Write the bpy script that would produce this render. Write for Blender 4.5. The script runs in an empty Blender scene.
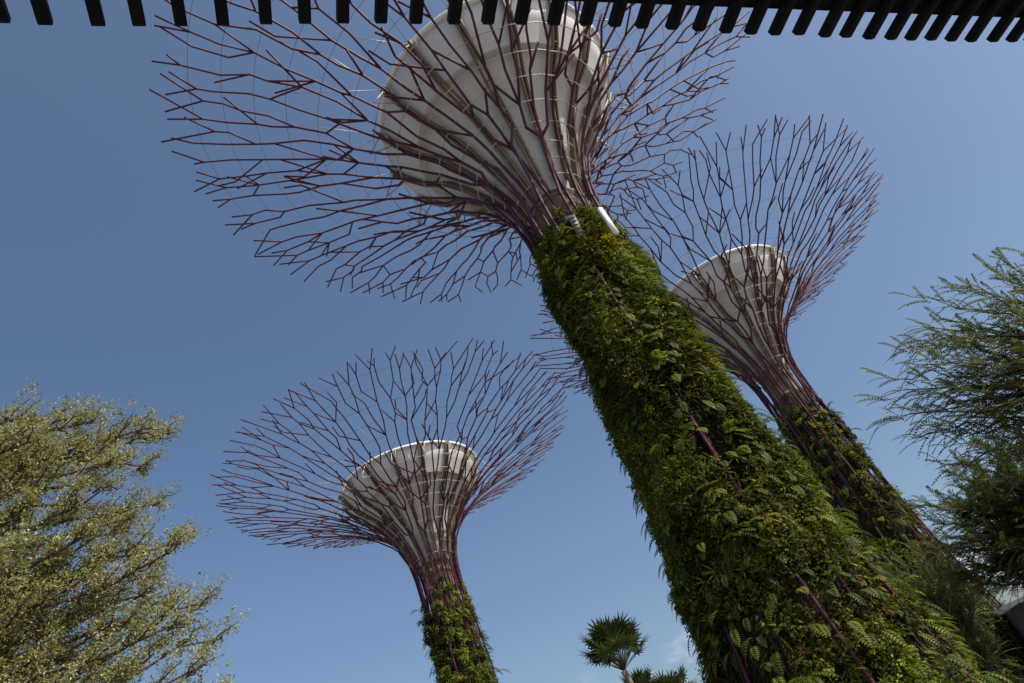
import bpy, math, random
import numpy as np
from math import radians as rad, sin, cos, pi

random.seed(7)
rng = np.random.default_rng(7)
sc = bpy.context.scene
COL = sc.collection

# ------------------------------------------------------------------ camera
CZ = 1.6
PITCH, ROLL, FPX = rad(35.83), rad(-24.23), 701.3
_X = np.array([1, 0, 0.]); _U = np.array([0, -sin(PITCH), cos(PITCH)]); FWD = np.array([0, cos(PITCH), sin(PITCH)])
RGT = cos(ROLL)*_X + sin(ROLL)*_U
UPV = -sin(ROLL)*_X + cos(ROLL)*_U
camd = bpy.data.cameras.new('camera'); cam = bpy.data.objects.new('camera', camd); COL.objects.link(cam)
from mathutils import Matrix, Vector
m = Matrix.Identity(4)
for i in range(3):
    m[i][0] = RGT[i]; m[i][1] = UPV[i]; m[i][2] = -FWD[i]
m[2][3] = CZ
cam.matrix_world = m
camd.sensor_width = 36; camd.lens = 36*FPX/1024
camd.clip_start = 0.05; camd.clip_end = 6000
sc.camera = cam

# ------------------------------------------------------------------ sky and sun
SUN_AZ, SUN_EL = rad(116), rad(47)          # azimuth clockwise from +Y
W = bpy.data.worlds.new('World'); sc.world = W; W.use_nodes = True
nt = W.node_tree; N = nt.nodes; Lk = nt.links
bg = N['Background']
sky = N.new('ShaderNodeTexSky'); sky.sky_type = 'NISHITA'; sky.sun_disc = False
sky.sun_elevation = SUN_EL; sky.sun_rotation = SUN_AZ
sky.air_density = 1.0; sky.dust_density = 3.1; sky.ozone_density = 2.5; sky.altitude = 0
hsv = N.new('ShaderNodeHueSaturation'); hsv.inputs['Saturation'].default_value = 1.05
hsv.inputs['Hue'].default_value = 0.5
Lk.new(sky.outputs[0], hsv.inputs['Color'])
# thin low cumulus close to the horizon
tc = N.new('ShaderNodeTexCoord'); sep = N.new('ShaderNodeSeparateXYZ'); Lk.new(tc.outputs['Generated'], sep.inputs[0])
mp = N.new('ShaderNodeMapping'); mp.inputs['Scale'].default_value = (5, 5, 11); mp.inputs['Location'].default_value = (0.35, 0.2, 0.1); mp.inputs['Rotation'].default_value = (0, 0, rad(-5.5))
Lk.new(tc.outputs['Generated'], mp.inputs[0])
nz = N.new('ShaderNodeTexNoise'); nz.inputs['Scale'].default_value = 1.6; nz.inputs['Detail'].default_value = 7; nz.inputs['Roughness'].default_value = 0.55
Lk.new(mp.outputs[0], nz.inputs['Vector'])
r1 = N.new('ShaderNodeMapRange'); r1.interpolation_type = 'SMOOTHSTEP'
r1.inputs['From Min'].default_value = 0.50; r1.inputs['From Max'].default_value = 0.68
Lk.new(nz.outputs['Fac'], r1.inputs['Value'])
r2 = N.new('ShaderNodeMapRange'); r2.interpolation_type = 'SMOOTHSTEP'
r2.inputs['From Min'].default_value = 0.205; r2.inputs['From Max'].default_value = 0.13
r2.inputs['To Min'].default_value = 0.0; r2.inputs['To Max'].default_value = 0.8
Lk.new(sep.outputs['Z'], r2.inputs['Value'])
mu = N.new('ShaderNodeMath'); mu.operation = 'MULTIPLY'; Lk.new(r1.outputs[0], mu.inputs[0]); Lk.new(r2.outputs[0], mu.inputs[1])
mx = N.new('ShaderNodeMix'); mx.data_type = 'RGBA'
Lk.new(mu.outputs[0], mx.inputs['Factor']); Lk.new(hsv.outputs[0], mx.inputs['A'])
mx.inputs['B'].default_value = (6.6, 6.7, 7.4, 1)
Lk.new(mx.outputs['Result'], bg.inputs['Color'])
bg.inputs['Strength'].default_value = 0.10

sl = bpy.data.lights.new('sun', 'SUN'); so = bpy.data.objects.new('sun', sl); COL.objects.link(so)
sl.energy = 3.2; sl.angle = rad(0.53); sl.color = (1.0, 0.93, 0.82)
sd = Vector((sin(SUN_AZ)*cos(SUN_EL), cos(SUN_AZ)*cos(SUN_EL), sin(SUN_EL)))
so.rotation_euler = sd.to_track_quat('Z', 'Y').to_euler()
so.location = (20, -10, 40)

sc.view_settings.view_transform = 'Standard'; sc.view_settings.look = 'None'
sc.view_settings.exposure = 0.49; sc.view_settings.gamma = 1
sc.view_settings.use_curve_mapping = False
sc.cycles.max_bounces = 6; sc.cycles.transparent_max_bounces = 8

# ------------------------------------------------------------------ helpers
def nrm(v):
    v = np.asarray(v, float)
    return v/np.maximum(np.linalg.norm(v, axis=-1, keepdims=True), 1e-9)

def ray(px, py, dist):
    """point in the world seen at that pixel of the photograph, `dist` metres away (horizontally)"""
    d = FWD + (px-512)/FPX*RGT - (py-341.5)/FPX*UPV
    d = d/np.hypot(d[0], d[1])
    return d*dist + np.array([0, 0, CZ])

class MB:
    """collects triangles/quads; build() links ONE mesh object"""
    def __init__(s): s.v = []; s.f = []; s.c = []; s.n = 0
    def add(s, v, f, col=None):
        v = np.asarray(v, float).reshape(-1, 3); f = np.asarray(f, np.int64)
        s.v.append(v); s.f.append(f + s.n); s.n += len(v)
        if col is None: col = np.zeros((len(v), 3))
        col = np.asarray(col, float)
        if col.ndim == 1: col = np.tile(col, (len(v), 1))
        s.c.append(col)
    def mesh(s, name, mat, smooth=False):
        me = bpy.data.meshes.new(name)
        V = np.concatenate(s.v) if s.v else np.zeros((0, 3))
        me.vertices.add(len(V)); me.vertices.foreach_set('co', V.astype(np.float32).ravel())
        idx = np.concatenate([f.ravel() for f in s.f]); sz = np.concatenate([np.full(len(f), f.shape[1]) for f in s.f])
        me.loops.add(len(idx)); me.loops.foreach_set('vertex_index', idx.astype(np.int32))
        me.polygons.add(len(sz)); st = np.concatenate([[0], np.cumsum(sz)[:-1]])
        me.polygons.foreach_set('loop_start', st.astype(np.int32))
        if smooth: me.polygons.foreach_set('use_smooth', np.ones(len(sz), bool))
        C = np.concatenate(s.c)
        if C.any():
            a = me.attributes.new('tint', 'FLOAT_COLOR', 'POINT')
            a.data.foreach_set('color', np.c_[C, np.ones(len(C))].astype(np.float32).ravel())
        me.update(calc_edges=True); me.validate()
        me.materials.append(mat)
        return me
    def build(s, name, mat, parent=None, smooth=False):
        o = bpy.data.objects.new(name, s.mesh(name, mat, smooth)); COL.objects.link(o)
        if parent: o.parent = parent
        return o

def empty(name, loc, label, cat, group=None):
    o = bpy.data.objects.new(name, None); COL.objects.link(o); o.location = loc
    o.empty_display_size = 0.3
    o['label'] = label; o['category'] = cat
    if group: o['group'] = group
    return o

def tube(mb, pts, r, n=6, col=None, cap=True):
    P = np.asarray(pts, float); k = len(P)
    r = np.broadcast_to(np.asarray(r, float), (k,))
    T = np.gradient(P, axis=0); T = nrm(T)
    # mitre directions
    if k > 2:
        d = nrm(np.diff(P, axis=0)); T[1:-1] = nrm(d[:-1] + d[1:]); T[0] = d[0]; T[-1] = d[-1]
    ref = np.array([0, 0, 1.]) if abs(T[0][2]) < 0.9 else np.array([1., 0, 0])
    a = nrm(np.cross(T[0], ref)); A = [a]
    for i in range(1, k):
        a = a - T[i]*(a @ T[i]); a = nrm(a); A.append(a)
    A = np.array(A); B = np.cross(T, A)
    th = np.linspace(0, 2*pi, n, endpoint=False)
    V = P[:, None] + r[:, None, None]*(np.cos(th)[None, :, None]*A[:, None] + np.sin(th)[None, :, None]*B[:, None])
    i = np.arange(k-1)[:, None]*n; j = np.arange(n)[None]; j2 = (j+1) % n
    F = np.stack([i+j, i+j2, i+n+j2, i+n+j], -1).reshape(-1, 4)
    mb.add(V.reshape(-1, 3), F, col)
    if cap:
        base = mb.n - k*n
        mb.f.append(np.array([list(range(base, base+n))[::-1]])); mb.f.append(np.array([list(range(base+(k-1)*n, base+k*n))]))

def ring(mb, rr, z, r, n=48, k=6, jit=0.0):
    th = np.linspace(0, 2*pi, n, endpoint=False)
    P = np.c_[rr*np.cos(th), rr*np.sin(th), np.full(n, z)]
    ph = np.linspace(0, 2*pi, k, endpoint=False)
    out = np.c_[np.cos(th), np.sin(th), np.zeros(n)]
    V = P[:, None] + r*(np.cos(ph)[None, :, None]*out[:, None] + np.sin(ph)[None, :, None]*np.array([0, 0, 1.]))
    i = np.arange(n)[:, None]*k; i2 = ((np.arange(n)+1) % n)[:, None]*k; j = np.arange(k)[None]; j2 = (j+1) % k
    F = np.stack([i+j, i2+j, i2+j2, i+j2], -1).reshape(-1, 4)
    mb.add(V.reshape(-1, 3), F)

def lathe(mb, prof, n=64, close=False):
    P = np.asarray(prof, float); k = len(P); th = np.linspace(0, 2*pi, n, endpoint=False)
    V = np.stack([P[:, None, 0]*np.cos(th), P[:, None, 0]*np.sin(th), np.broadcast_to(P[:, None, 1], (k, n))], -1)
    i = np.arange(k-1)[:, None]*n; j = np.arange(n)[None]; j2 = (j+1) % n
    mb.add(V.reshape(-1, 3), np.stack([i+j, i+j2, i+n+j2, i+n+j], -1).reshape(-1, 4))

def box(mb, c, ax, ay, az):
    c, ax, ay, az = (np.asarray(q, float) for q in (c, ax, ay, az))
    V = [c + sx*ax + sy*ay + sz*az for sx in (-1, 1) for sy in (-1, 1) for sz in (-1, 1)]
    F = [[0, 1, 3, 2], [4, 6, 7, 5], [0, 4, 5, 1], [2, 3, 7, 6], [0, 2, 6, 4], [1, 5, 7, 3]]
    mb.add(V, F)

def leaves(mb, pos, d, nr, L, Wd, col, fold=0.15, droop=0.25):
    """pos,d,nr (n,3): n folded diamond leaves of two triangles pairs"""
    n = len(pos); d = nrm(d); s = nrm(np.cross(d, nr)); nr = nrm(np.cross(s, d))
    L = np.broadcast_to(np.asarray(L, float), (n,))[:, None]; Wd = np.broadcast_to(np.asarray(Wd, float), (n,))[:, None]
    mid = pos + d*L*0.45
    a = pos; b = mid + s*Wd*0.5 + nr*Wd*fold; c = pos + d*L - nr*L*droop; e = mid - s*Wd*0.5 + nr*Wd*fold
    V = np.stack([a, b, c, e], 1).reshape(-1, 3)
    i = np.arange(n)[:, None]*4
    F = np.concatenate([i + np.array([[0, 1, 2]]), i + np.array([[0, 2, 3]])])
    col = np.asarray(col, float)
    if col.ndim == 1: col = np.tile(col, (n, 1))
    mb.add(V, F, np.repeat(col, 4, 0))

def strap(mb, p, d, L, Wd, col, bend=0.6, seg=4, side=None):
    """a tapering arching strap leaf"""
    d = nrm(d); s = nrm(np.cross(d, [0, 0, 1.])) if side is None else nrm(side)
    P = [np.asarray(p, float)]; t = d.copy()
    for i in range(seg):
        t = nrm(t + np.array([0, 0, -bend/seg])); P.append(P[-1] + t*L/seg)
    P = np.array(P); w = Wd*0.5*np.array([0.55, 1, 0.95, 0.65, 0.05] if seg == 4 else np.r_[0.55, np.ones(seg-1), 0.05])
    V = np.concatenate([P + s*w[:, None], P - s*w[:, None]])
    k = seg+1
    F = [[i, i+1, k+i+1, k+i] for i in range(seg)]
    mb.add(V, F, col)

def frond(mb, p, d, L, col, bend=0.9, n=11, wmax=0.3, side=None):
    """fern frond: arching midrib and paired pinnae"""
    d = nrm(d); t = d.copy(); P = [np.asarray(p, float)]; T = [t]
    for i in range(n):
        t = nrm(t + np.array([0, 0, -bend/n])); P.append(P[-1] + t*L/n); T.append(t)
    P = np.array(P); T = np.array(T)
    s = nrm(np.cross(T, [0, 0, 1.001])) if side is None else np.tile(nrm(side), (n+1, 1))
    u = np.linspace(0, 1, n+1)
    w = wmax*L*np.sin(np.clip(u*0.93+0.1, 0, 1)*pi)**0.7
    up = np.cross(s, T)
    for sg in (1, -1):
        leaves(mb, P[1:], s[1:]*sg + T[1:]*0.45, up[1:], w[1:]+0.02, L/n*0.85, col*rng.uniform(0.85, 1.15, (n, 1)), 0.1, 0.2)
    tube(mb, P, np.linspace(0.006, 0.002, n+1), 3, col*0.7, cap=False)

# value noise
_h = rng.random((32, 32, 32))
def vnoise(p):
    p = np.asarray(p, float); i = np.floor(p).astype(int); f = p - i; f = f*f*(3-2*f); o = 0
    for a in (0, 1):
        for b in (0, 1):
            for c in (0, 1):
                w = (f[..., 0] if a else 1-f[..., 0])*(f[..., 1] if b else 1-f[..., 1])*(f[..., 2] if c else 1-f[..., 2])
                o = o + w*_h[(i[..., 0]+a) % 32, (i[..., 1]+b) % 32, (i[..., 2]+c) % 32]
    return o

# ------------------------------------------------------------------ materials
def mat(name, base, rough=0.6, metal=0.0, var=0.0, vscale=3.0, bump=0.0, spec=0.5, coords='Object'):
    M = bpy.data.materials.new(name); M.use_nodes = True; t = M.node_tree; b = t.nodes['Principled BSDF']
    b.inputs['Roughness'].default_value = rough; b.inputs['Metallic'].default_value = metal
    b.inputs['Specular IOR Level'].default_value = spec
    b.inputs['Base Color'].default_value = (*base, 1)
    if var or bump:
        c = t.nodes.new('ShaderNodeTexCoord'); n = t.nodes.new('ShaderNodeTexNoise'); n.inputs['Scale'].default_value = vscale
        n.inputs['Detail'].default_value = 6; n.inputs['Roughness'].default_value = 0.65
        t.links.new(c.outputs[coords], n.inputs['Vector'])
        if var:
            r = t.nodes.new('ShaderNodeValToRGB'); e = r.color_ramp.elements
            e[0].position = 0.3; e[1].position = 0.7
            e[0].color = (*[x*(1-var) for x in base], 1); e[1].color = (*[min(1, x*(1+var)) for x in base], 1)
            t.links.new(n.outputs['Fac'], r.inputs[0]); t.links.new(r.outputs[0], b.inputs['Base Color'])
        if bump:
            bp = t.nodes.new('ShaderNodeBump'); bp.inputs['Strength'].default_value = bump; bp.inputs['Distance'].default_value = 0.02
            t.links.new(n.outputs['Fac'], bp.inputs['Height']); t.links.new(bp.outputs[0], b.inputs['Normal'])
    return M

def leafmat(name, trans=0.35, rough=0.5, spec=0.35):
    M = bpy.data.materials.new(name); M.use_nodes = True; t = M.node_tree; b = t.nodes['Principled BSDF']
    a = t.nodes.new('ShaderNodeAttribute'); a.attribute_name = 'tint'
    t.links.new(a.outputs['Color'], b.inputs['Base Color'])
    b.inputs['Roughness'].default_value = rough; b.inputs['Specular IOR Level'].default_value = spec
    tr = t.nodes.new('ShaderNodeBsdfTranslucent'); g = t.nodes.new('ShaderNodeMix'); g.data_type = 'RGBA'; g.blend_type = 'MULTIPLY'
    g.inputs['Factor'].default_value = 1; g.inputs['B'].default_value = (1.25, 1.3, 0.55, 1)
    t.links.new(a.outputs['Color'], g.inputs['A']); t.links.new(g.outputs['Result'], tr.inputs['Color'])
    m_ = t.nodes.new('ShaderNodeMixShader'); m_.inputs[0].default_value = trans
    t.links.new(b.outputs[0], m_.inputs[1]); t.links.new(tr.outputs[0], m_.inputs[2])
    t.links.new(m_.outputs[0], t.nodes['Material Output'].inputs['Surface'])
    return M

def conemat():
    M = mat('funnel_paint', (0.5, 0.49, 0.46), 0.55, 0, 0.0)
    t = M.node_tree; b = t.nodes['Principled BSDF']
    c = t.nodes.new('ShaderNodeTexCoord'); mp = t.nodes.new('ShaderNodeMapping'); mp.inputs['Scale'].default_value = (3.5, 3.5, 0.16)
    n = t.nodes.new('ShaderNodeTexNoise'); n.inputs['Scale'].default_value = 1.6; n.inputs['Detail'].default_value = 8; n.inputs['Roughness'].default_value = 0.7
    t.links.new(c.outputs['Object'], mp.inputs[0]); t.links.new(mp.outputs[0], n.inputs['Vector'])
    r = t.nodes.new('ShaderNodeValToRGB'); e = r.color_ramp.elements
    e[0].position = 0.26; e[0].color = (0.50, 0.49, 0.47, 1); e[1].position = 0.48; e[1].color = (0.64, 0.637, 0.625, 1)
    t.links.new(n.outputs['Fac'], r.inputs[0]); t.links.new(r.outputs[0], b.inputs['Base Color'])
    return M

M_ROD = mat('maroon_steel', (0.072, 0.015, 0.031), 0.55, 0.0, 0.35, 1.3, 0, 0.3)
M_CONE = conemat()
M_BAND = mat('funnel_band_paint', (0.62, 0.615, 0.60), 0.5, 0, 0.07, 1.0)
M_RIM = mat('white_rim_paint', (0.78, 0.78, 0.76), 0.4, 0, 0.06, 3)
M_RIB = mat('tan_rib_paint', (0.17, 0.125, 0.075), 0.55, 0, 0.25, 1.5)
M_HOOP = mat('pale_hoop_steel', (0.46, 0.45, 0.41), 0.45, 0.2, 0.1, 4)
M_CABLE = mat('dark_cable', (0.12, 0.12, 0.13), 0.5, 0.6)
M_CONC = mat('stained_concrete', (0.17, 0.13, 0.085), 0.85, 0, 0.5, 2.2, 0.5)
M_CORE = mat('planting_substrate', (0.030, 0.028, 0.014), 0.95, 0, 0.7, 9, 1.0, 0.15)
M_PLANT = leafmat('climbing_plant_leaf', 0.30, 0.55, 0.2)
M_LEAF = leafmat('tree_leaf', 0.35, 0.55, 0.22)
M_BARK = mat('dark_bark', (0.060, 0.045, 0.033), 0.9, 0, 0.4, 6, 0.6)
M_BLACK = mat('black_stained_timber', (0.006, 0.006, 0.0065), 0.75, 0, 0.3, 8, 0.2, 0.12)
M_GALV = mat('galvanised_box', (0.14, 0.145, 0.14), 0.6, 0.2, 0.2, 10)
M_WHITE = mat('white_housing', (0.82, 0.82, 0.80), 0.4)
M_PALMTRUNK = mat('palm_bark', (0.17, 0.14, 0.11), 0.9, 0, 0.3, 5, 0.5)
M_ROOF = mat('grey_roof_metal', (0.50, 0.50, 0.49), 0.5, 0.2, 0.1, 2)
M_WALL = mat('dark_wall_cladding', (0.05, 0.048, 0.045), 0.85, 0, 0.15, 1)
M_GLASS = mat('dark_glazing', (0.02, 0.025, 0.03), 0.1)

# ------------------------------------------------------------------ ground
def ground():
    mb = MB(); s = 3000
    mb.add([[-s, -s, 0], [s, -s, 0], [s, s, 0], [-s, s, 0]], [[0, 1, 2, 3]])
    g = mb.build('ground', mat('garden_paving', (0.21, 0.20, 0.175), 0.9, 0, 0.3, 0.25), None); g['kind'] = 'structure'
    mb = MB(); z = 0.006
    mb.add([[-6, -9, z], [7, -9, z], [9, 13, z], [-4, 11, z]], [[0, 1, 2, 3]])
    g = mb.build('plaza_paving', mat('paving', (0.24, 0.22, 0.19), 0.85, 0, 0.2, 2.0), None); g['kind'] = 'structure'
ground()

# ------------------------------------------------------------------ supertrees
RODP = np.array([(2.60, 0), (2.35, 1.6), (2.05, 3.6), (1.76, 5.5), (1.56, 7.6), (1.41, 10.1), (1.27, 14.3), (1.22, 16.6), (1.24, 17.8), (1.42, 18.9),
                 (1.78, 19.9), (2.5, 20.85), (3.6, 21.85), (5.2, 23.0), (8.0, 24.45), (10.2, 25.35), (12.3, 26.05)])
_sl = np.r_[0, np.cumsum(np.linalg.norm(np.diff(RODP, axis=0), axis=1))]
_fine = np.linspace(0, _sl[-1], 400)
_fr = np.interp(_fine, _sl, RODP[:, 0]); _fz = np.interp(_fine, _sl, RODP[:, 1])
_k = np.hanning(31); _k /= _k.sum()
_fr = np.convolve(np.pad(_fr, 15, mode='reflect', reflect_type='odd'), _k, 'valid'); _fz = np.convolve(np.pad(_fz, 15, mode='reflect', reflect_type='odd'), _k, 'valid')
SMAX = _fine[-1]
S_NECK = np.interp(17.6, RODP[:, 1], _sl)
def prof(s): return np.interp(s, _fine, _fr), np.interp(s, _fine, _fz)
def rfol(z): return np.interp(z, RODP[:10, 1], RODP[:10, 0])   # rod radius on the trunk at height z

def surf(th, s, off=0.0):
    r, z = prof(s); sa = min(s, SMAX-.2); ra, za = prof(sa); r2, z2 = prof(sa+0.15); t = np.array([r2-ra, z2-za]); t /= np.linalg.norm(t)
    nr_, nz_ = t[1], -t[0]                       # outward / downward normal of the funnel
    return np.array([(r+nr_*off)*cos(th), (r+nr_*off)*sin(th), z+nz_*off])

def make_branches(R, n, bare=0.0):
    """n rods, each from the ground up the trunk, then zigzagging and forking outwards row by row"""
    meshes = [MB() for _ in range(n)]
    S = S_NECK; span = SMAX - S_NECK
    def rw(s): return float(np.interp((s - S)/span, [0, .25, .6, 1], [.060, .050, .040, .030]))
    strands = []                                     # live ends: theta, s, rod, points, radii
    for i in range(n):
        sg = 1 if i % 2 else -1; off = 0.10 if i % 2 else -0.05
        proud = float(R.uniform(0.05, 0.15)) if i % 4 == 0 else float(R.uniform(-.16, .04))
        proud += bare
        th0 = 2*pi*(i + 0.5)/n + R.uniform(-.03, .03); twist = sg*R.uniform(.12, .30)
        pts = [surf(th0 - twist*(1 - q/S), q, np.interp(S - q, [0, 1.0, 2.5], [off, off, proud])) for q in np.linspace(0, S, 26)]
        r = list(np.linspace(.040, .062, 26)); th = th0; s = S; lean = sg*R.uniform(.03, .085)
        for k in range(2):
            s += R.uniform(1.0, 1.35); th += lean*1.3 - (k*lean*.4); pts.append(surf(th, s, off)); r.append(rw(s))
        strands.append([th, s, i, pts, r, off])
    def flush(q):
        if len(q[3]) > 1: tube(meshes[q[2]], q[3], q[4], 6)
    def wrap(a): return (a + pi) % (2*pi) - pi
    rows = [(.20, 34), (.315, 44), (.44, 56), (.57, 68), (.70, 82), (.83, 106)]
    for k, (fr, m_) in enumerate(rows):
        s0 = S + span*fr; cell = 2*pi/m_; rr = prof(s0)[0]
        heads = [(cell*(j + R.uniform(-.26, .26)) + k*.5*cell, s0 + R.uniform(-.35, .35)) for j in range(m_)]
        used = {}; new = []; th_e = np.array([q[0] for q in strands])
        for h_t, h_s in heads:
            d = np.abs(wrap(th_e - h_t)); o = np.argsort(d)
            pick = o[0] if (used.get(o[0], 0) < 2 or d[o[1]] > 2.2*cell) else o[1]
            if R.random() < .12 and used.get(o[1], 0) == 0: pick = o[1]
            q = strands[pick]; ht = q[0] + wrap(h_t - q[0]); hs = max(h_s, q[1] + .35)
            p = surf(ht, hs, q[5])
            if used.get(pick, 0) == 0: nq = [ht, hs, q[2], q[3] + [p], q[4] + [rw(hs)], q[5]]
            else: nq = [ht, hs, q[2], [q[3][-1], p], [rw(hs), rw(hs)], q[5]]
            used[pick] = used.get(pick, 0) + 1
            oth = o[1] if pick == o[0] else o[0]
            if fr > .25 and R.random() < .34 and d[oth] < 1.5*cell: tube(meshes[q[2]], [strands[oth][3][-1], p], rw(hs)*.95, 6)
            L = R.uniform(.5, 1.35); s2 = min(SMAX, hs + L); t2 = ht + R.normal(0, .05)*L/max(rr, 1)
            if len(nq[3]) and s2 > hs: nq[3] = nq[3] + [surf(t2, s2, nq[5])]; nq[4] = nq[4] + [rw(s2)]
            nq[0], nq[1] = t2, s2; new.append(nq)
        for j, q in enumerate(strands):
            if used.get(j, 0) == 0:                   # an end that forks once more and stops
                flush(q)
            if fr > .3 and used.get(j, 0) <= 1 and R.random() < .62:   # free twig
                sg = R.choice([-1, 1]); L = R.uniform(.8, 1.9); a = rad(R.uniform(22, 44)); s2 = min(SMAX, q[1] + L*cos(a)); t2 = q[0] + sg*L*sin(a)/max(rr, 1)
                pp = [q[3][-1], surf(t2, s2, q[5])]
                if R.random() < .4 and s2 < SMAX - .9: pp.append(surf(t2 + R.uniform(-.1, .1)/rr, s2 + R.uniform(.5, .9), q[5]))
                tube(meshes[q[2]], pp, rw(s2)*.95, 6)
        strands = new
    for q in strands:                                 # the rim: each end opens into one or two last twigs
        two = R.random() < .72; sg = R.choice([-1, 1]); first = True
        for w in range(2 if two else 1):
            a = rad(R.uniform(6, 34))*sg*(1 if w == 0 else -1); L = max(.5, SMAX - R.uniform(0, .75) - q[1])*R.uniform(1.0, 1.1)*(1 if w == 0 else R.uniform(.6, 1))
            t2 = q[0] + L*sin(a)/12; s2 = q[1] + L*cos(a); ex = max(0, s2 - SMAX - .3); s2 = min(s2, SMAX)
            p = surf(t2, s2, q[5])
            if w == 0: q[3] = q[3] + [p]; q[4] = q[4] + [.033]
            else: tube(meshes[q[2]], [q[3][-2], p], .033, 6)
        flush(q)
    return meshes

# planting -----------------------------------------------------------------
G_CREEP = np.array([[0.120, 0.152, 0.018], [0.150, 0.178, 0.022], [0.086, 0.118, 0.017], [0.178, 0.195, 0.028]])
G_DARK = np.array([[0.034, 0.054, 0.013], [0.046, 0.066, 0.016]])
G_YEL = np.array([[0.22, 0.215, 0.030], [0.25, 0.23, 0.042], [0.18, 0.195, 0.028]])
G_RED = np.array([[0.15, 0.085, 0.024], [0.165, 0.105, 0.026], [0.125, 0.072, 0.028]])
G_DRY = np.array([[0.12, 0.092, 0.055], [0.095, 0.075, 0.048], [0.155, 0.122, 0.080]])
G_GREY = np.array([[0.13, 0.14, 0.11], [0.11, 0.12, 0.095]])

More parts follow.
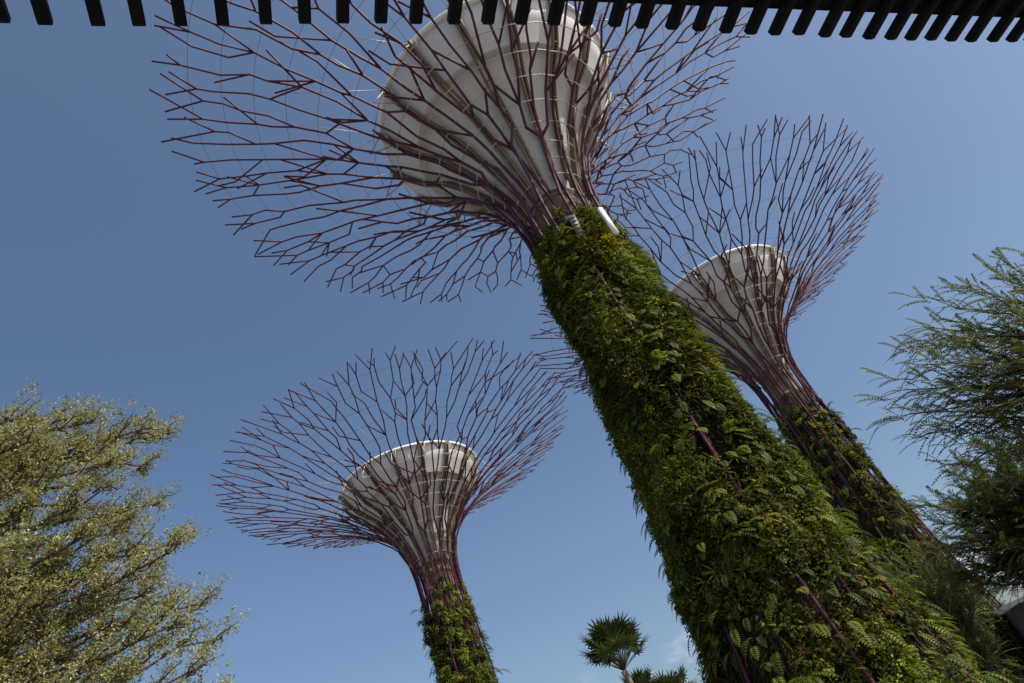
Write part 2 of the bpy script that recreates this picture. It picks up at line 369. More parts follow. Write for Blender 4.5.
def planting(root, R, ztop, zbot, nclump, lean_green, seed, leafscale=1.0, fern_n=40, brom_n=40, face=None, dry=0.0):
    mb = MB()
    Z = zbot + (ztop - zbot)*R.random(nclump)**1.12
    TH = R.uniform(0, 2*pi, nclump)
    sx = seed*7.3
    rr0 = rfol(Z)
    q = np.c_[rr0*np.cos(TH), rr0*np.sin(TH), Z]
    n1 = vnoise(q*np.array([.75, .75, .34]) + sx)            # type patches
    n2 = vnoise(q*np.array([1.5, 1.5, .75]) + sx + 11)        # thickness
    n3 = vnoise(q*np.array([.8, .8, .6]) + sx + 23)          # second type
    n4 = vnoise(q*np.array([1.0, 1.0, .5]) + sx + 37)        # species vigour and colour
    for i in range(nclump):
        th, z = TH[i], Z[i]
        o = np.array([cos(th), sin(th), 0]); tg = np.array([-sin(th), cos(th), 0]); up = np.array([0, 0, 1.])
        fade = np.clip((ztop - z)/1.6, 0.15, 1)
        if R.random() > (ztop - z)/2.0 + .08: continue
        thick = (0.02 + (.66 - dry*2)*max(0, n2[i]-0.24)**0.9)*fade
        if n2[i] < 0.36 + dry*.4 and R.random() < 0.62: continue
        c = o*(rr0[i] - 0.10 + thick*R.uniform(0.5, 1.0)) + up*z
        a, b = n1[i] + R.normal(0, .09) - dry - np.interp(z, [2, 9], [.07, 0.0]), n3[i] + R.normal(0, .09) - dry*.6
        bright = R.uniform(0.36, 1.4)*(1 - dry*1.0)*np.interp(n4[i], [.25, .5, .75], [.5, .95, 1.45])
        if a > 0.45:                      # small leaved creeper mound
            k = R.integers(34, 60); pal = G_CREEP[R.integers(0, 4)] if b < 0.62 else G_YEL[R.integers(0, 3)]*0.75
            rad_ = R.uniform(0.13, 0.30)
            dv = nrm(R.normal(0, 1, (k, 3)) + o*0.9 + up*0.25)
            pos = c + dv*rad_*R.uniform(0.45, 1, (k, 1))*np.array([1, 1, 1.1])
            d = nrm(dv*0.5 + R.normal(0, .6, (k, 3)) + np.array([0, 0, -0.35]))
            nr_ = nrm(dv + up*0.7 + R.normal(0, .45, (k, 3)))
            ln = R.uniform(0.06, 0.10, k)*leafscale*R.choice([.85, 1.0, 1.45])
            leaves(mb, pos, d, nr_, ln, ln*R.uniform(.5, .75, k), pal*bright*R.uniform(.75, 1.3, (k, 1)))
        elif a > 0.375:                                                     # drooping ferny tuft
            pal = (G_CREEP[R.integers(0, 4)] if R.random() < .6 else G_DARK[R.integers(0, 2)]*1.4)
            if b > 0.66: pal = G_YEL[R.integers(0, 3)]*0.8
            for _ in range(R.integers(6, 12)):
                d = o*R.uniform(.5, 1.1) + tg*R.uniform(-.9, .9) + up*R.uniform(-.3, .7)
                frond(mb, c + R.normal(0, .05, 3), d, R.uniform(.14, .36)*leafscale, pal*bright*1.1*R.uniform(.7, 1.3), 1.3, 7, 0.21)
        elif b > 0.56:                                                     # strap leaved rosette
            pal = G_YEL[R.integers(0, 3)] if R.random() < .8 else G_RED[R.integers(0, 3)]
            for _ in range(R.integers(9, 16)):
                d = o*R.uniform(.4, 1.0) + tg*R.uniform(-1, 1) + up*R.uniform(-.4, .9)
                strap(mb, c, d, R.uniform(.22, .45)*leafscale, R.uniform(.03, .055), pal*bright*R.uniform(.7, 1.2), R.uniform(.5, 1.2))
        elif b > 0.42:                                                     # sparse dark understorey
            k = R.integers(14, 26); pal = G_DARK[R.integers(0, 2)]
            pos = c - o*0.05 + R.normal(0, .14, (k, 3)); d = nrm(R.normal(0, .6, (k, 3)) + o*.4 - up*.8)
            ln = R.uniform(.07, .16, k)*leafscale
            leaves(mb, pos, d, nrm(o + up*.4 + R.normal(0, .3, (k, 3))), ln, ln*.45, pal*bright*R.uniform(.8, 1.6, (k, 1)))
        else:                                                              # dry hanging stems, grey rosettes
            pal = G_DRY[R.integers(0, 3)] if R.random() < .75 else G_GREY[R.integers(0, 2)]
            for _ in range(R.integers(8, 15)):
                d = o*R.uniform(.0, .6) + tg*R.uniform(-.5, .5) + up*R.uniform(-.9, .4)
                strap(mb, c - o*.06 + tg*R.normal(0, .1) + up*R.normal(0, .1), d, R.uniform(.2, .5), R.uniform(.008, .02), pal*bright*R.uniform(.6, 1.2), 1.2)
    # trailing sprays that break the outline
    for _ in range(int(nclump*0.10)):
        z = R.uniform(zbot, ztop-1.0); th = R.uniform(0, 2*pi); o = np.array([cos(th), sin(th), 0])
        c = o*(rfol(z)+R.uniform(.05, .3)) + np.array([0, 0, z]); pal = G_DARK[R.integers(0, 2)]*1.5 if R.random() < .5 else G_CREEP[R.integers(0, 4)]
        frond(mb, c, o + np.array([0, 0, R.uniform(-.2, .6)]) + R.normal(0, .4, 3), R.uniform(.35, .7)*leafscale, pal, 2.0, 9, 0.2)
    p = mb.build('climbing_plants', M_PLANT, root); p['kind'] = 'stuff'
    def spot():
        z = zbot + (ztop - 1.5 - zbot)*R.random()**1.25
        th = R.uniform(0, 2*pi) if face is None else face + R.uniform(-1.5, 1.5)
        return th, z
    hubs = [spot() for _ in range(9)]
    def grouped():
        th, z = hubs[R.integers(0, 9)]; return th + R.normal(0, .22), float(np.clip(z + R.normal(0, .6), zbot, ztop - 1))
    for _ in range(fern_n):
        th, z = spot() if R.random() < .4 else grouped(); o = np.array([cos(th), sin(th), 0]); tg = np.array([-sin(th), cos(th), 0])
        mb = MB(); c = o*(rfol(z)+.12) + np.array([0, 0, z]); pal = G_CREEP[R.integers(0, 4)]*R.uniform(.7, 1.2); sz = .24 + .4*R.random()**2.2
        for k in range(R.integers(7, 12)):
            d = o*R.uniform(.6, 1) + tg*R.uniform(-1.2, 1.2) + np.array([0, 0, R.uniform(-.1, 1.1)])
            frond(mb, c, d, sz*R.uniform(.7, 1.1), pal*R.uniform(.8, 1.2), 1.5, 10, 0.24)
        mb.build('fern', M_PLANT, root)
    hubs = [spot() for _ in range(9)]
    for _ in range(brom_n):
        th, z = spot() if R.random() < .35 else grouped(); o = np.array([cos(th), sin(th), 0]); tg = np.array([-sin(th), cos(th), 0])
        mb = MB(); c = o*(rfol(z)+.10) + np.array([0, 0, z]); sz = .17 + .24*R.random()**1.8
        pal = (G_YEL[R.integers(0, 3)]*R.uniform(.8, 1.15)) if R.random() < .93 else G_RED[R.integers(0, 3)]
        ax = nrm(o + np.array([0, 0, .8]))
        e1 = nrm(np.cross(ax, tg)); k = R.integers(14, 24)
        for j in range(k):
            a = 2.4*j; op = 0.25 + 0.75*j/k
            d = ax*(1.05-op) + (e1*cos(a) + tg*sin(a))*op
            strap(mb, c, d, sz*R.uniform(.8, 1.1), R.uniform(.025, .045), pal*R.uniform(.75, 1.15), R.uniform(.5, 1.1), side=np.cross(d, ax))
        mb.build('bromeliad', M_PLANT, root)

def supertree(x, y, label, seed, dz=0.0, nclump=5000, ztop=17.4, fern_n=40, brom_n=40, leafscale=1.0, rot=0.0, zbot=0.1, dry=0.0):
    R = np.random.default_rng(seed)
    root = empty('supertree', (x, y, dz), label, 'garden tower', 'planted steel tree towers')
    face = math.atan2(-y, -x)
    # core trunk
    mb = MB(); zs = np.linspace(-0.8, 15.2, 40)
    zs = np.linspace(-.8, 15.2, 130); n_ = 90; lathe(mb, [(rfol(max(z, 0)) - 0.24, z) for z in zs], n_)
    V = mb.v[0]; q = V*np.array([3.2, 3.2, 1.5]) + seed; dd = (vnoise(q) - .5)*.22 + (vnoise(q*2.7) - .5)*.12
    hh = np.hypot(V[:, 0], V[:, 1]); mb.v[0] = V + np.c_[V[:, 0]/hh*dd, V[:, 1]/hh*dd, 0*dd]
    mb.build('trunk', M_CORE, root, True)
    mb = MB(); lathe(mb, [(.98, 14.6), (.92, 16.2), (.96, 16.22), (.96, 16.5), (.88, 16.52), (.86, 17.5), (.91, 17.52), (.91, 17.8), (.86, 17.82), (.86, 18.1), (.94, 18.15), (.96, 18.45), (0.8, 18.47)], 40)
    mb.build('neck', M_CONC, root, False)
    # funnel, its band, ribs and rim
    mb = MB(); n = 96
    lathe(mb, [(.88, 18.1), (1.02, 18.4), (1.27, 19.2), (1.72, 20.3), (2.25, 21.3), (2.80, 22.1), (3.34, 22.72), (3.34, 23.05)], n)
    fun = mb.build('funnel', M_CONE, root, True)
    mb = MB()
    lathe(mb, [(3.22, 22.78), (3.62, 22.62), (3.64, 22.66), (4.12, 23.38), (4.57, 24.12), (4.51, 24.17), (3.9, 23.75), (0.02, 23.6)], n)
    mb.build('band', M_BAND, fun, False)
    mb = MB(); ring(mb, 4.57, 24.18, 0.11, 72, 8); mb.build('rim', M_RIM, fun, True)
    nr_ = 16
    for i in range(nr_):
        a = 2*pi*(i+0.5)/nr_ + rot; mb = MB(); tg = np.array([-sin(a), cos(a), 0])*0.085; o = np.array([cos(a), sin(a), 0])
        for sg in (1, -1):
            tube(mb, [o*(rr+0.18) + tg*sg*min(1, .45+rr/5) + np.array([0, 0, z]) for rr, z in ((.95, 18.0), (1.08, 18.5), (1.32, 19.2), (1.76, 20.27), (2.29, 21.25), (2.83, 22.05), (3.57, 22.62), (4.14, 23.38), (4.57, 24.16))], 0.05, 6)
        for rr, z in ((1.76, 20.27), (2.29, 21.25), (2.83, 22.05), (3.57, 22.62), (4.14, 23.38)):
            tube(mb, [o*(rr+.2)+tg+np.array([0, 0, z]), o*(rr+.2)-tg+np.array([0, 0, z])], 0.03, 5)
        web = [(1.08, 18.5), (1.32, 19.2), (1.76, 20.27), (2.29, 21.25), (2.83, 22.05), (3.57, 22.62), (4.14, 23.38), (4.55, 24.12)]
        for sg in (1, -1):
            V = [o*(rr+e_) + tg*sg*.55 + np.array([0, 0, z]) for rr, z in web for e_ in (-.03, .19)]
            mb.add(V, [[2*k, 2*k+1, 2*k+3, 2*k+2] for k in range(7)])
        mb.build('rib', M_RIB, fun, False)
    for i in range(nr_):                                  # pale bracket and stays at the rim, reaching out to the rods
        a = 2*pi*(i+0.5)/nr_ + rot; mb = MB(); o = np.array([cos(a), sin(a), 0]); tg = np.array([-sin(a), cos(a), 0])
        p0 = o*4.66 + np.array([0, 0, 24.1]); p1 = o*4.32 + np.array([0, 0, 23.36])
        p2 = surf(a+0.0, np.interp(5.3, _fr[200:], _fine[200:]), -.02)
        tube(mb, [p0, p2], 0.028, 5); tube(mb, [p1, p2], 0.028, 5); tube(mb, [p0 + tg*.28, p1], 0.022, 5)
        for sg in (-1, 1):
            p3 = surf(a + sg*0.12, np.interp(R.uniform(6.5, 8.2), _fr[200:], _fine[200:]), 0)
            tube(mb, [p0, p3], 0.016, 4)
        mb.build('stay', M_HOOP, root, False)
    # pale hoops around the flare
    for z in (18.5, 19.15, 19.75, 20.35, 20.9, 21.45, 21.95, 22.45, 22.95):
        mb = MB(); rr = float(np.interp(z, _fz, _fr)); ring(mb, rr - 0.02, z, 0.018, 28, 5); mb.build('hoop', M_HOOP, root, False)
    # fine net of cables in the open canopy
    for rr in (5.9, 6.9, 7.9, 8.9, 9.9, 10.9):
        z = float(np.interp(rr, _fr[200:], _fz[200:])); mb = MB(); ring(mb, rr, z, 0.008, 48, 3); mb.build('cable', M_CABLE, root, False)
    # forked rods
    for mb in make_branches(R, 28, 0.04 if dry else 0.03*(nclump < 5000)): mb.build('branch', M_ROD, root, False)
    planting(root, R, ztop, zbot, nclump, True, seed, leafscale, fern_n, brom_n, face, dry)
    return root

def polar(az, d): return d*sin(rad(az)), d*cos(rad(az))
xb, yb = polar(10.38, 17.47); xl, yl = polar(-13.63, 42.3); xr, yr = polar(19.04, 39.9)
big = supertree(xb, yb, 'largest and nearest steel tree tower, its thick trunk densely covered in green plants', 3, 0, 12000, 17.0, 70, 80, 0.85, 0.1)
left = supertree(xl, yl, 'steel tree tower lower left of the large one, whole round canopy seen against open sky', 5, 0.0, 2000, 16.9, 20, 20, 1.35, 0.3)
right = supertree(xr, yr, 'steel tree tower at right, partly hidden behind the thick planted trunk, brown bare patches', 9, 0.85, 1600, 16.2, 14, 14, 1.3, 0.2, dry=.15)

# white light housing and galvanised box on the near tower's neck
def at_neck(px, py): return ray(px, py, math.hypot(xb, yb) - 1.25) - np.array([xb, yb, 0])
def slab(name, a, b, w, t, M, lab):
    a, b = np.array(a), np.array(b); c = (a+b)/2; ax = (b-a)/2
    o = nrm(np.array([c[0], c[1], 0])); sd_ = nrm(np.cross(ax, o)); nn = nrm(np.cross(sd_, ax))
    mb = MB(); box(mb, c + nn*t, ax, sd_*w/2, nn*t); 
    for q in (np.linspace(-.8, .8, 6) if M is M_GALV else []): box(mb, c + nn*(2*t+.008) + ax*q, nrm(ax)*0.03, sd_*w*0.42, nn*0.008)
    ob = mb.build(name, M, big); ob['label'] = lab
slab('light_housing', at_neck(599, 210), at_neck(616, 235), 0.15, 0.05, M_WHITE, 'white light housing')
slab('junction_box', at_neck(571, 218), at_neck(583, 240), 0.22, 0.06, M_GALV, 'grey perforated box')
mb = MB(); c0 = at_neck(608, 240); R = np.random.default_rng(5)
pp = c0 + R.normal(0, .09, (160, 3)); leaves(mb, pp, R.normal(0, 1, (160, 3)), R.normal(0, 1, (160, 3)) + [0, 0, 1], .09, .06, np.array([.42, .34, .012])*R.uniform(.6, 1.1, (160, 1)))
o = mb.build('yellow_shrub', M_PLANT, big); o['label'] = 'bright yellow flowering plant'

# ------------------------------------------------------------------ trees
def limb(mb, p0, p1, r0, r1, R, sag=0.0, n=8, wob=0.05):
    p0, p1 = np.array(p0, float), np.array(p1, float); L = np.linalg.norm(p1-p0); t = np.linspace(0, 1, n)
    P = p0 + (p1-p0)*t[:, None] + np.array([0, 0, 1])*(sag*L*np.sin(t*pi))[:, None]
    P[1:-1] += R.normal(0, wob*L/n*1.5, (n-2, 3))
    tube(mb, P, r0 + (r1-r0)*t**0.8, 6)
    return P

def tiered_tree():
    """small-leaved tree with flat tiers, pale green and cream leaves"""
    R = np.random.default_rng(21)
    bx, by = polar(-57, 10.2)
    root = empty('variegated_tree', (bx, by, 0), 'yellow-green small-leaved tree with spreading tiered branches at the left edge', 'tree')
    B = np.array([bx, by, 0])
    wood = MB(); lv = MB()
    limb(wood, (0, 0, -.2), (0.1, 0.1, 9.3), .17, .03, R, 0, 14, .04)
    targets = []
    for px, py, d in ((165, 575, 10.2), (150, 600, 9.7), (175, 590, 10.7), (120, 580, 10.4), (140, 515, 10.2), (110, 550, 9.8), (70, 545, 10.4), (30, 590, 9.7), (100, 600, 10.5), (60, 630, 9.9), (150, 500, 9.5), (30, 440, 10.3), (100, 440, 10.6), (130, 425, 10.0), (182, 416, 10.3), (165, 410, 9.6), (110, 403, 9.9), (85, 402, 10.6), (45, 424, 9.4), (5, 420, 9.8), (140, 440, 9.2), (160, 450, 10.9), (120, 470, 9.6), (60, 460, 10.9),
                      (172, 486, 10.6), (195, 523, 10.4), (185, 535, 9.5), (150, 530, 9.9), (120, 500, 11.2), (90, 490, 9.0), (40, 500, 9.6), (20, 470, 10.2),
                      (168, 560, 10.8), (100, 560, 9.4), (60, 590, 10.2), (10, 560, 9.4), (222, 585, 10.3), (236, 622, 10.6), (243, 668, 10.1), (205, 600, 9.4), (215, 650, 9.6),
                      (180, 625, 10.8), (150, 650, 9.2), (190, 690, 10.1), (120, 620, 10.0), (90, 650, 10.6), (60, 680, 9.3), (20, 640, 10.0), (130, 700, 10.6), (230, 710, 10.4)):
        targets.append(ray(px - 14, py + 17, d) - B)
    for _ in range(34):                                   # the rest of the crown, outside the frame
        a = R.uniform(0, 2*pi); 
        if abs((a - math.atan2(8, 4) + pi) % (2*pi) - pi) < 1.0: continue
        targets.append(np.array([cos(a)*R.uniform(2.5, 4.2), sin(a)*R.uniform(2.5, 4.2), R.uniform(3.0, 6.0)]))
    pal = np.array([[0.34, 0.31, 0.135], [0.26, 0.25, 0.105], [0.43, 0.40, 0.24], [0.18, 0.185, 0.07], [0.52, 0.49, 0.33]])
    def spray(p, d, n, L):
        """a flat twig with tufts of little leaves"""
        P = limb(lw, p, p + d*L, .014, .004, R, .03, 5, .2)
        pos = []; 
        for _ in range(n):
            t = R.uniform(.1, 1.0); q = p + d*L*t + R.normal(0, .05 + .05*t, 3)*np.array([1, 1, .6]); pos.append(q)
        pos = np.repeat(np.array(pos), 15, 0) + R.normal(0, .040, (n*15, 3)) + np.array([0, 0, .05]); k = len(pos)
        ln = R.uniform(.022, .052, k)
        cc = pal[R.integers(0, 5, k)]*R.uniform(.7, 1.2, (k, 1))*R.uniform(.8, 1.15)
        leaves(lv, pos, nrm(d + R.normal(0, .9, (k, 3))), nrm(R.normal(0, .55, (k, 3)) + np.array([0, 0, 1.])), ln, ln*.55, cc)
    lw = wood
    for T in targets:
        h = np.hypot(T[0], T[1]); z0 = max(1.5, T[2] - h*R.uniform(.42, .62))
        p0 = np.array([0.05, 0.05, z0]); P = limb(wood, p0, T, .040 + .026*h/4, .010, R, .06, 10, .12)
        ax = nrm(T - p0)
        for i in range(3, 10):
            nsub = 4
            for _ in range(nsub):
                sd_ = nrm(np.cross(ax, [0, 0, 1.]))*R.choice([-1, 1])
                d = nrm(ax*R.uniform(.5, 1.0) + sd_*R.uniform(.3, 1.0) + np.array([0, 0, R.uniform(-.12, .42)]))
                L = R.uniform(.35, .8)*(1.15 - .06*i)
                spray(P[i] - ax*R.uniform(0, .35), d, R.integers(7, 12), L)
    wood.build('trunk', M_BARK, root, True)
    lv.build('crown', M_LEAF, root)
tiered_tree()

def feather(mb, wood, p, d, L, w, col, R, droop=.35, n=None):
    n = n or max(8, int(L/.045)); t = np.linspace(0, 1, n)
    P = p + d*L*t[:, None] - np.array([0, 0, 1.])*(droop*L*t**2)[:, None]
    T = nrm(np.gradient(P, axis=0)); s = nrm(np.cross(T, [0, 0, 1.]) + R.normal(0, .25, 3)); up = np.cross(s, T)
    ww = w*(.6 + .4*np.sin(t*pi))*R.uniform(.8, 1.1)
    for sg in (1, -1):
        leaves(mb, P, s*sg + T*.9 + R.normal(0, .12, (n, 3)), up + R.normal(0, .3, (n, 3)), ww, .020 + .010*R.random(n), col*R.uniform(.8, 1.2, (n, 1)), .1, .1)
    tube(wood, P[::max(1, n//5)], .0045, 3, cap=False)

def feathery(name, base, label, cat, targets, seed, pal, nper=26, Lf=(.35, .75), w=.05, z_origin=1.2, r0=.09, sub=1.0, zlo=.35):
    R = np.random.default_rng(seed); B = np.array([base[0], base[1], 0])
    root = empty(name, (base[0], base[1], 0), label, cat)
    wood = MB(); lv = MB(); targets = [np.array(t) - B for t in targets]
    top = max(t[2] for t in targets)
    limb(wood, (0, 0, -.2), (0, 0.1, top*.72), r0, r0*.3, R, 0, 10, .05)
    targets = targets + [t + R.normal(0, .45, 3) - nrm(t)*R.uniform(.1, .9) for t in targets]
    for T in targets:
        h = np.hypot(T[0], T[1]); p0 = np.array([0, 0, max(z_origin, min(top*.7, T[2]*zlo + (top*.2)))])
        P = limb(wood, p0, T, .012 + .008*h, .005, R, .07, 12, .14); ax = nrm(T - p0)
        for i in range(3, 12):
            for _ in range(int(nper/9*(1.25 - i/14) + R.random())):
                sd_ = nrm(R.normal(0, 1, 3)); sd_ -= ax*(sd_ @ ax)
                d = nrm(ax*R.uniform(.6, 1.1) + sd_*R.uniform(.15, .85)*sub + np.array([0, 0, R.uniform(-.1, .5)]))
                feather(lv, wood, P[i] - ax*R.uniform(0, .35), d, R.uniform(*Lf), w, pal[R.integers(0, len(pal))], R)
    wood.build('trunk', M_BARK, root, True); lv.build('crown', M_LEAF, root)

PAL_F = np.array([[.125, .160, .050], [.148, .182, .058], [.105, .140, .045], [.172, .192, .064]])
PAL_D = np.array([[.080, .106, .030], [.065, .090, .025], [.100, .125, .038]])
tg = [ray(px + 8, py, d) for px, py, d in ((1018, 252, 14), (1045, 262, 13.5), (1000, 285, 14.5), (980, 268, 13.6), (955, 285, 14.2), (942, 288, 13.2), (985, 310, 13.5), (930, 318, 13.8), (917, 326, 14.4), (895, 338, 13.5),
      (888, 350, 14), (960, 335, 14.6), (910, 360, 13.2), (878, 378, 13.8), (940, 372, 14.3), (866, 400, 13.4), (890, 398, 14.5), (930, 400, 13.4), (888, 420, 13.9), (915, 425, 13.1), (900, 440, 14.3),
      (960, 390, 13.2), (1000, 350, 13.3), (1030, 320, 13.6), (1060, 300, 14), (1090, 340, 14.5), (1010, 400, 13.0), (1050, 380, 13.5), (950, 430, 14.0), (935, 465, 13.8), (970, 460, 13.2),
      (990, 440, 14.4), (1020, 450, 13.1), (1120, 300, 15), (1140, 380, 15), (1150, 450, 14.6), (1060, 440, 14), (1100, 420, 16), (980, 410, 14.8), (1035, 285, 14.6), (1005, 320, 12.9), (1025, 360, 14.5))]
feathery('feathery_tree', polar(39, 14.6), 'tall feathery fine-leaved tree fanning out against the sky at the right edge', 'tree', tg, 31, PAL_F, 84, (.3, .7), .056, 1.8, .13, 1.3)

def leafy_mass(name, base, label, cat, blobs, seed, pal, per, ln=(.05, .10), r0=.1):
    """dense tree: a trunk, limbs to every lobe of the crown, leaves through each lobe's volume"""
    R = np.random.default_rng(seed); B = np.array([base[0], base[1], 0])
    root = empty(name, (base[0], base[1], 0), label, cat); wood = MB(); lv = MB()
    top = max(b[0][2] for b in blobs)
    limb(wood, (0, 0, -.2), (0, 0.1, top*.6), r0, r0*.4, R, 0, 8, .05)
    for c, rr in blobs:
        c = np.array(c) - B
        P = limb(wood, (0, 0, min(top*.55, max(.3, c[2]*.5))), c, .045, .012, R, .05, 7, .1)
        m_ = int(per*rr**2)
        for _ in range(m_):
            v = nrm(R.normal(0, 1, 3)); q = c + v*rr*R.random()**.45*np.array([1, 1, .8])*R.uniform(.8, 1.15)
            k = 16; pos = q + R.normal(0, .10, (k, 3)); l_ = R.uniform(*ln, k)
            leaves(lv, pos, nrm(v*.4 + R.normal(0, .7, (k, 3)) + [0, 0, -.2]), nrm(R.normal(0, .5, (k, 3)) + [0, 0, 1.] + v*.5), l_, l_*.42, pal[R.integers(0, len(pal))]*R.uniform(.75, 1.25, (k, 1)))
    wood.build('trunk', M_BARK, root, True); lv.build('crown', M_LEAF, root)

def B_(px, py, d, r): return (ray(px, py, d), r)
R = np.random.default_rng(45)
tg = [ray(px + R.uniform(-6, 6), py + R.uniform(-6, 6), R.uniform(19.5, 22.5)) for px, py in ((945, 470), (935, 500), (928, 520), (940, 535), (930, 550), (955, 455), (965, 490), (960, 520), (975, 470), (985, 445), (1000, 430), (1005, 470), (990, 500), (985, 530), (960, 555), 
      (1000, 555), (1010, 520), (1020, 480), (1025, 440), (1035, 520), (950, 575), (945, 550), (1045, 460), (1060, 500), (1070, 430), (1080, 540), (1100, 480), (1120, 430), (1110, 560), (970, 540), (995, 475), (1012, 545), (1028, 500), (955, 500), (978, 548))]
feathery('dense_tree', polar(28, 21.5), 'dense dark green tree below the feathery one, beside the roof edge', 'tree', tg, 41, PAL_D, 125, (.35, .8), .085, .8, .16, 1.4)
tg = [ray(px, py, d) for px, py, d in ((868, 548, 23), (885, 540, 22.5), (905, 535, 23.4), (925, 548, 22.7), (945, 535, 23), (880, 575, 22), (905, 570, 23.2), (935, 572, 22.4), (955, 580, 23), (970, 600, 22.6),
      (895, 600, 22.2), (920, 605, 23), (945, 612, 22.3), (965, 630, 23), (985, 640, 22.5), (930, 640, 22), (870, 560, 23.3), (915, 555, 22.1), (890, 555, 22.9), (950, 560, 22.2), (1000, 655, 23))]
feathery('fine_leaved_shrub', polar(19.4, 22.6), 'airy fine-leaved bush between the thick planted trunk and the dark tree', 'shrub', tg, 51, PAL_F*.9, 24, (.4, .9), .065, .4, .06, 1.4)

# ------------------------------------------------------------------ fan palms
def fan_palm(px, py, d, seed, label, size=1.0, lean=(0, 0), nf=30):
    R = np.random.default_rng(seed); top = ray(px, py, d); bx, by = top[0]-lean[0], top[1]-lean[1]
    root = empty('fan_palm', (bx, by, 0), label, 'palm', 'fan palms beyond the large trunk')
    C = top - np.array([bx, by, 0]); mb = MB(); t = np.linspace(0, 1, 10)
    P = np.c_[C[0]*t**2, C[1]*t**2, C[2]*t]
    tube(mb, P, np.interp(t, [0, .1, .9, 1], [.24, .17, .13, .16])*size, 10); mb.build('trunk', M_PALMTRUNK, root, True)
    for i in range(nf):
        el = R.uniform(.85, 1.5) if i > 11 else R.uniform(.5, .85); a = 2.4*i + R.uniform(-.3, .3)
        d_ = np.array([cos(a)*cos(el), sin(a)*cos(el), sin(el)]); mb = MB(); Lp = (R.uniform(1.5, 2.15) if i > 11 else R.uniform(1.35, 1.8))*size
        tt = np.linspace(0, 1, 5); Q = C + d_*Lp*tt[:, None] - np.array([0, 0, .12*size])*(tt**2)[:, None]
        dead = i in (1,)
        col = np.array([.060, .080, .026])*R.uniform(.7, 1.3) if not dead else np.array([.15, .085, .03])
        tube(mb, Q, .016*size, 5, col*np.array([1.6, 1.3, 1.4]))
        tip = Q[-1]; ax = nrm(Q[-1]-Q[-2]); s = nrm(np.cross(ax, [0, 0, 1.])); up = np.cross(s, ax); nl = 26
        for j in range(nl):
            ang = rad(-140 + 280*j/(nl-1)); ld = ax*cos(ang) + s*sin(ang) + up*.12*(1 if j % 2 else -1)
            strap(mb, tip, ld, R.uniform(.66, .86)*size*(1-.18*abs(ang)/2.4), .095*size, col*R.uniform(.8, 1.2), .2 if not dead else .6, 4, side=np.cross(ld, up))
        mb.build('frond', M_LEAF, root)
fan_palm(624, 671, 37, 61, 'tallest fan palm, its whole round crown standing clear against the sky', 1.0, (-0.5, 0), 44)
fan_palm(651, 709, 38, 62, 'low fan palm cut by the bottom edge, just right of the tall palm', .75, (0.1, 0), 24)
fan_palm(682, 710, 37, 63, 'low fan palm cut by the bottom edge, touching the thick planted trunk', .75, (-.1, 0), 24)

# ------------------------------------------------------------------ pavilion at the right edge
def pavilion():
    c = ray(1005, 607, 36); ang = rad(100); ux = np.array([sin(ang), cos(ang), 0]); uy = np.array([-cos(ang), sin(ang), 0])
    base = c + ux*7.2 + uy*1.6; root = empty('pavilion', (base[0], base[1], 0), 'low building with a pale grey flat roof edge at the right border', 'building')
    z = c[2]; up = np.array([0, 0, 1.])
    mb = MB(); box(mb, up*(z+.0), ux*7.2, uy*1.6, up*.08); mb.build('roof', M_ROOF, root)
    mb = MB(); box(mb, up*((z-.095)/2) + uy*.2, ux*6.9, uy*1.3, up*((z-.095)/2)); mb.build('wall', M_WALL, root)
    for k in range(5):
        mb = MB(); box(mb, up*(z*.45) - uy*1.12 + ux*(-4.4+2.2*k), ux*.9, uy*.03, up*z*.32); mb.build('window', M_GLASS, root)
pavilion()

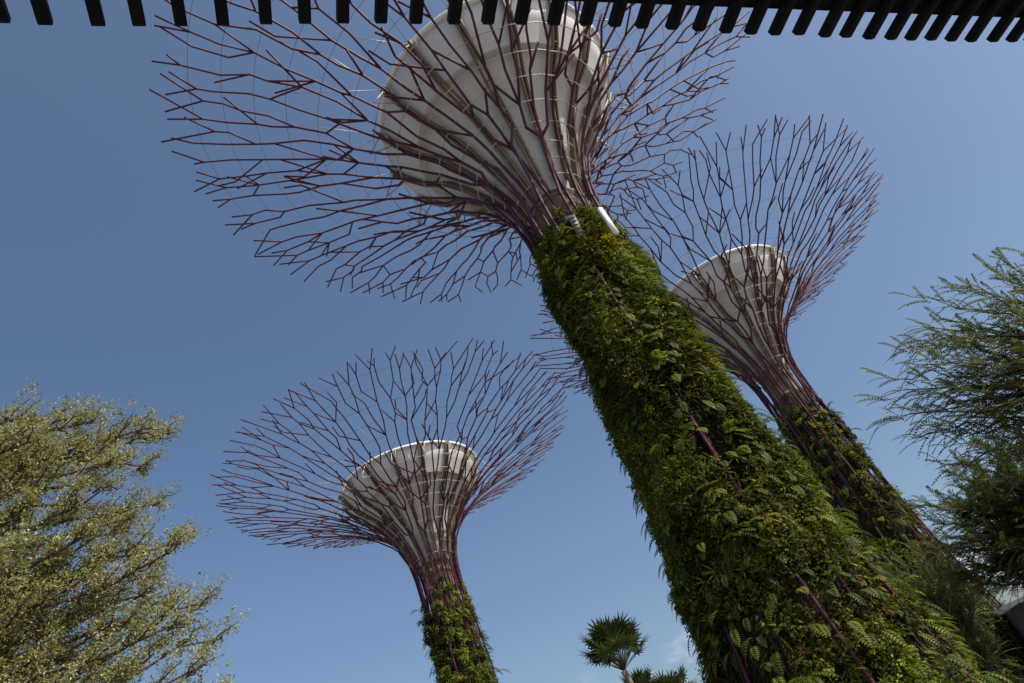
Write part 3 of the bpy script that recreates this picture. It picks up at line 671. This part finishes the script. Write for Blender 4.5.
# ------------------------------------------------------------------ pergola over the camera
def pergola():
    h = 2.5; a = rad(64.23); e = np.array([sin(a), cos(a), 0]); f = np.array([-cos(a), sin(a), 0])    # along the edge / outwards
    first = np.array([-.412*h, .342*h, CZ + h]); step = .05586*h
    up = np.array([0, 0, 1.])
    org = first + e*16*step; org[2] = 0
    root = empty('pergola', org, 'black slatted timber pergola roof edge along the top', 'pergola')
    # spacing and ends of the hand-cut slats, as fractions of the roof height
    al = [0.0, 0.0452, 0.1038, 0.1513, 0.2017, 0.2542, 0.3099, 0.3623, 0.4151, 0.4699, 0.5222, 0.5811, 0.6357, 0.6906, 0.7477, 0.805, 0.8589, 0.9114, 0.9712, 1.0274, 1.086, 1.1416, 1.1964, 1.2518, 1.3167, 1.3688, 1.4299, 1.4884, 1.5433, 1.5988, 1.6577, 1.7175, 1.7841, 1.8433]
    fo = [0.0, 0.0016, 0.0017, 0.0007, -0.0003, -0.0027, -0.0052, -0.007, -0.0088, -0.01, -0.0104, -0.0109, -0.012, -0.0131, -0.0127, -0.0131, -0.0128, -0.0109, -0.0103, -0.0087, -0.0061, -0.0048, -0.0042, -0.0055, -0.0022, -0.0026, 0.0001, 0.0003, 0.0006, -0.0001, 0.0012, 0.0016, 0.0007, 0.0]
    al = [-.052*k for k in range(6, 0, -1)] + al + [1.8433 + .058*k for k in range(1, 14)]; fo = [0]*6 + fo + [0]*13
    for a_, f_ in zip(al, fo):
        p = first + e*a_*h - org + up*.022 + f*(f_*h - .004); L = 3.2
        mb = MB(); w, dz_ = .0195, .022
        # slat with a chamfered lower end
        prof_ = [(0.0, dz_), (0.0, -dz_+.012), (-.012, -dz_), (-L, -dz_), (-L, dz_)]
        V = [p + f*x + up*zz + e*s*w for s in (-1, 1) for x, zz in prof_]; n = 5
        mb.add(V[:], [[k, (k+1) % n, n+(k+1) % n, n+k] for k in range(n)]); mb.f.append(np.array([[4, 3, 2, 1, 0]])); mb.f.append(np.array([[5, 6, 7, 8, 9]]))
        mb.build('slat', M_BLACK, root)
    mid = first + e*(25*step) - org; half = 31*step + .1
    for off in (.19, 3.0):
        mb = MB(); box(mb, mid - f*off + up*.126, e*half, f*.07, up*.08); mb.build('beam', M_BLACK, root)
    for off in (3.0,):
        for q in (-half+.1, half-.1):
            p = mid - f*off + e*q; zt = p[2]+.045
            mb = MB(); box(mb, np.array([p[0], p[1], zt/2]), e*.06, f*.06, up*zt/2); mb.build('post', M_BLACK, root)
pergola()
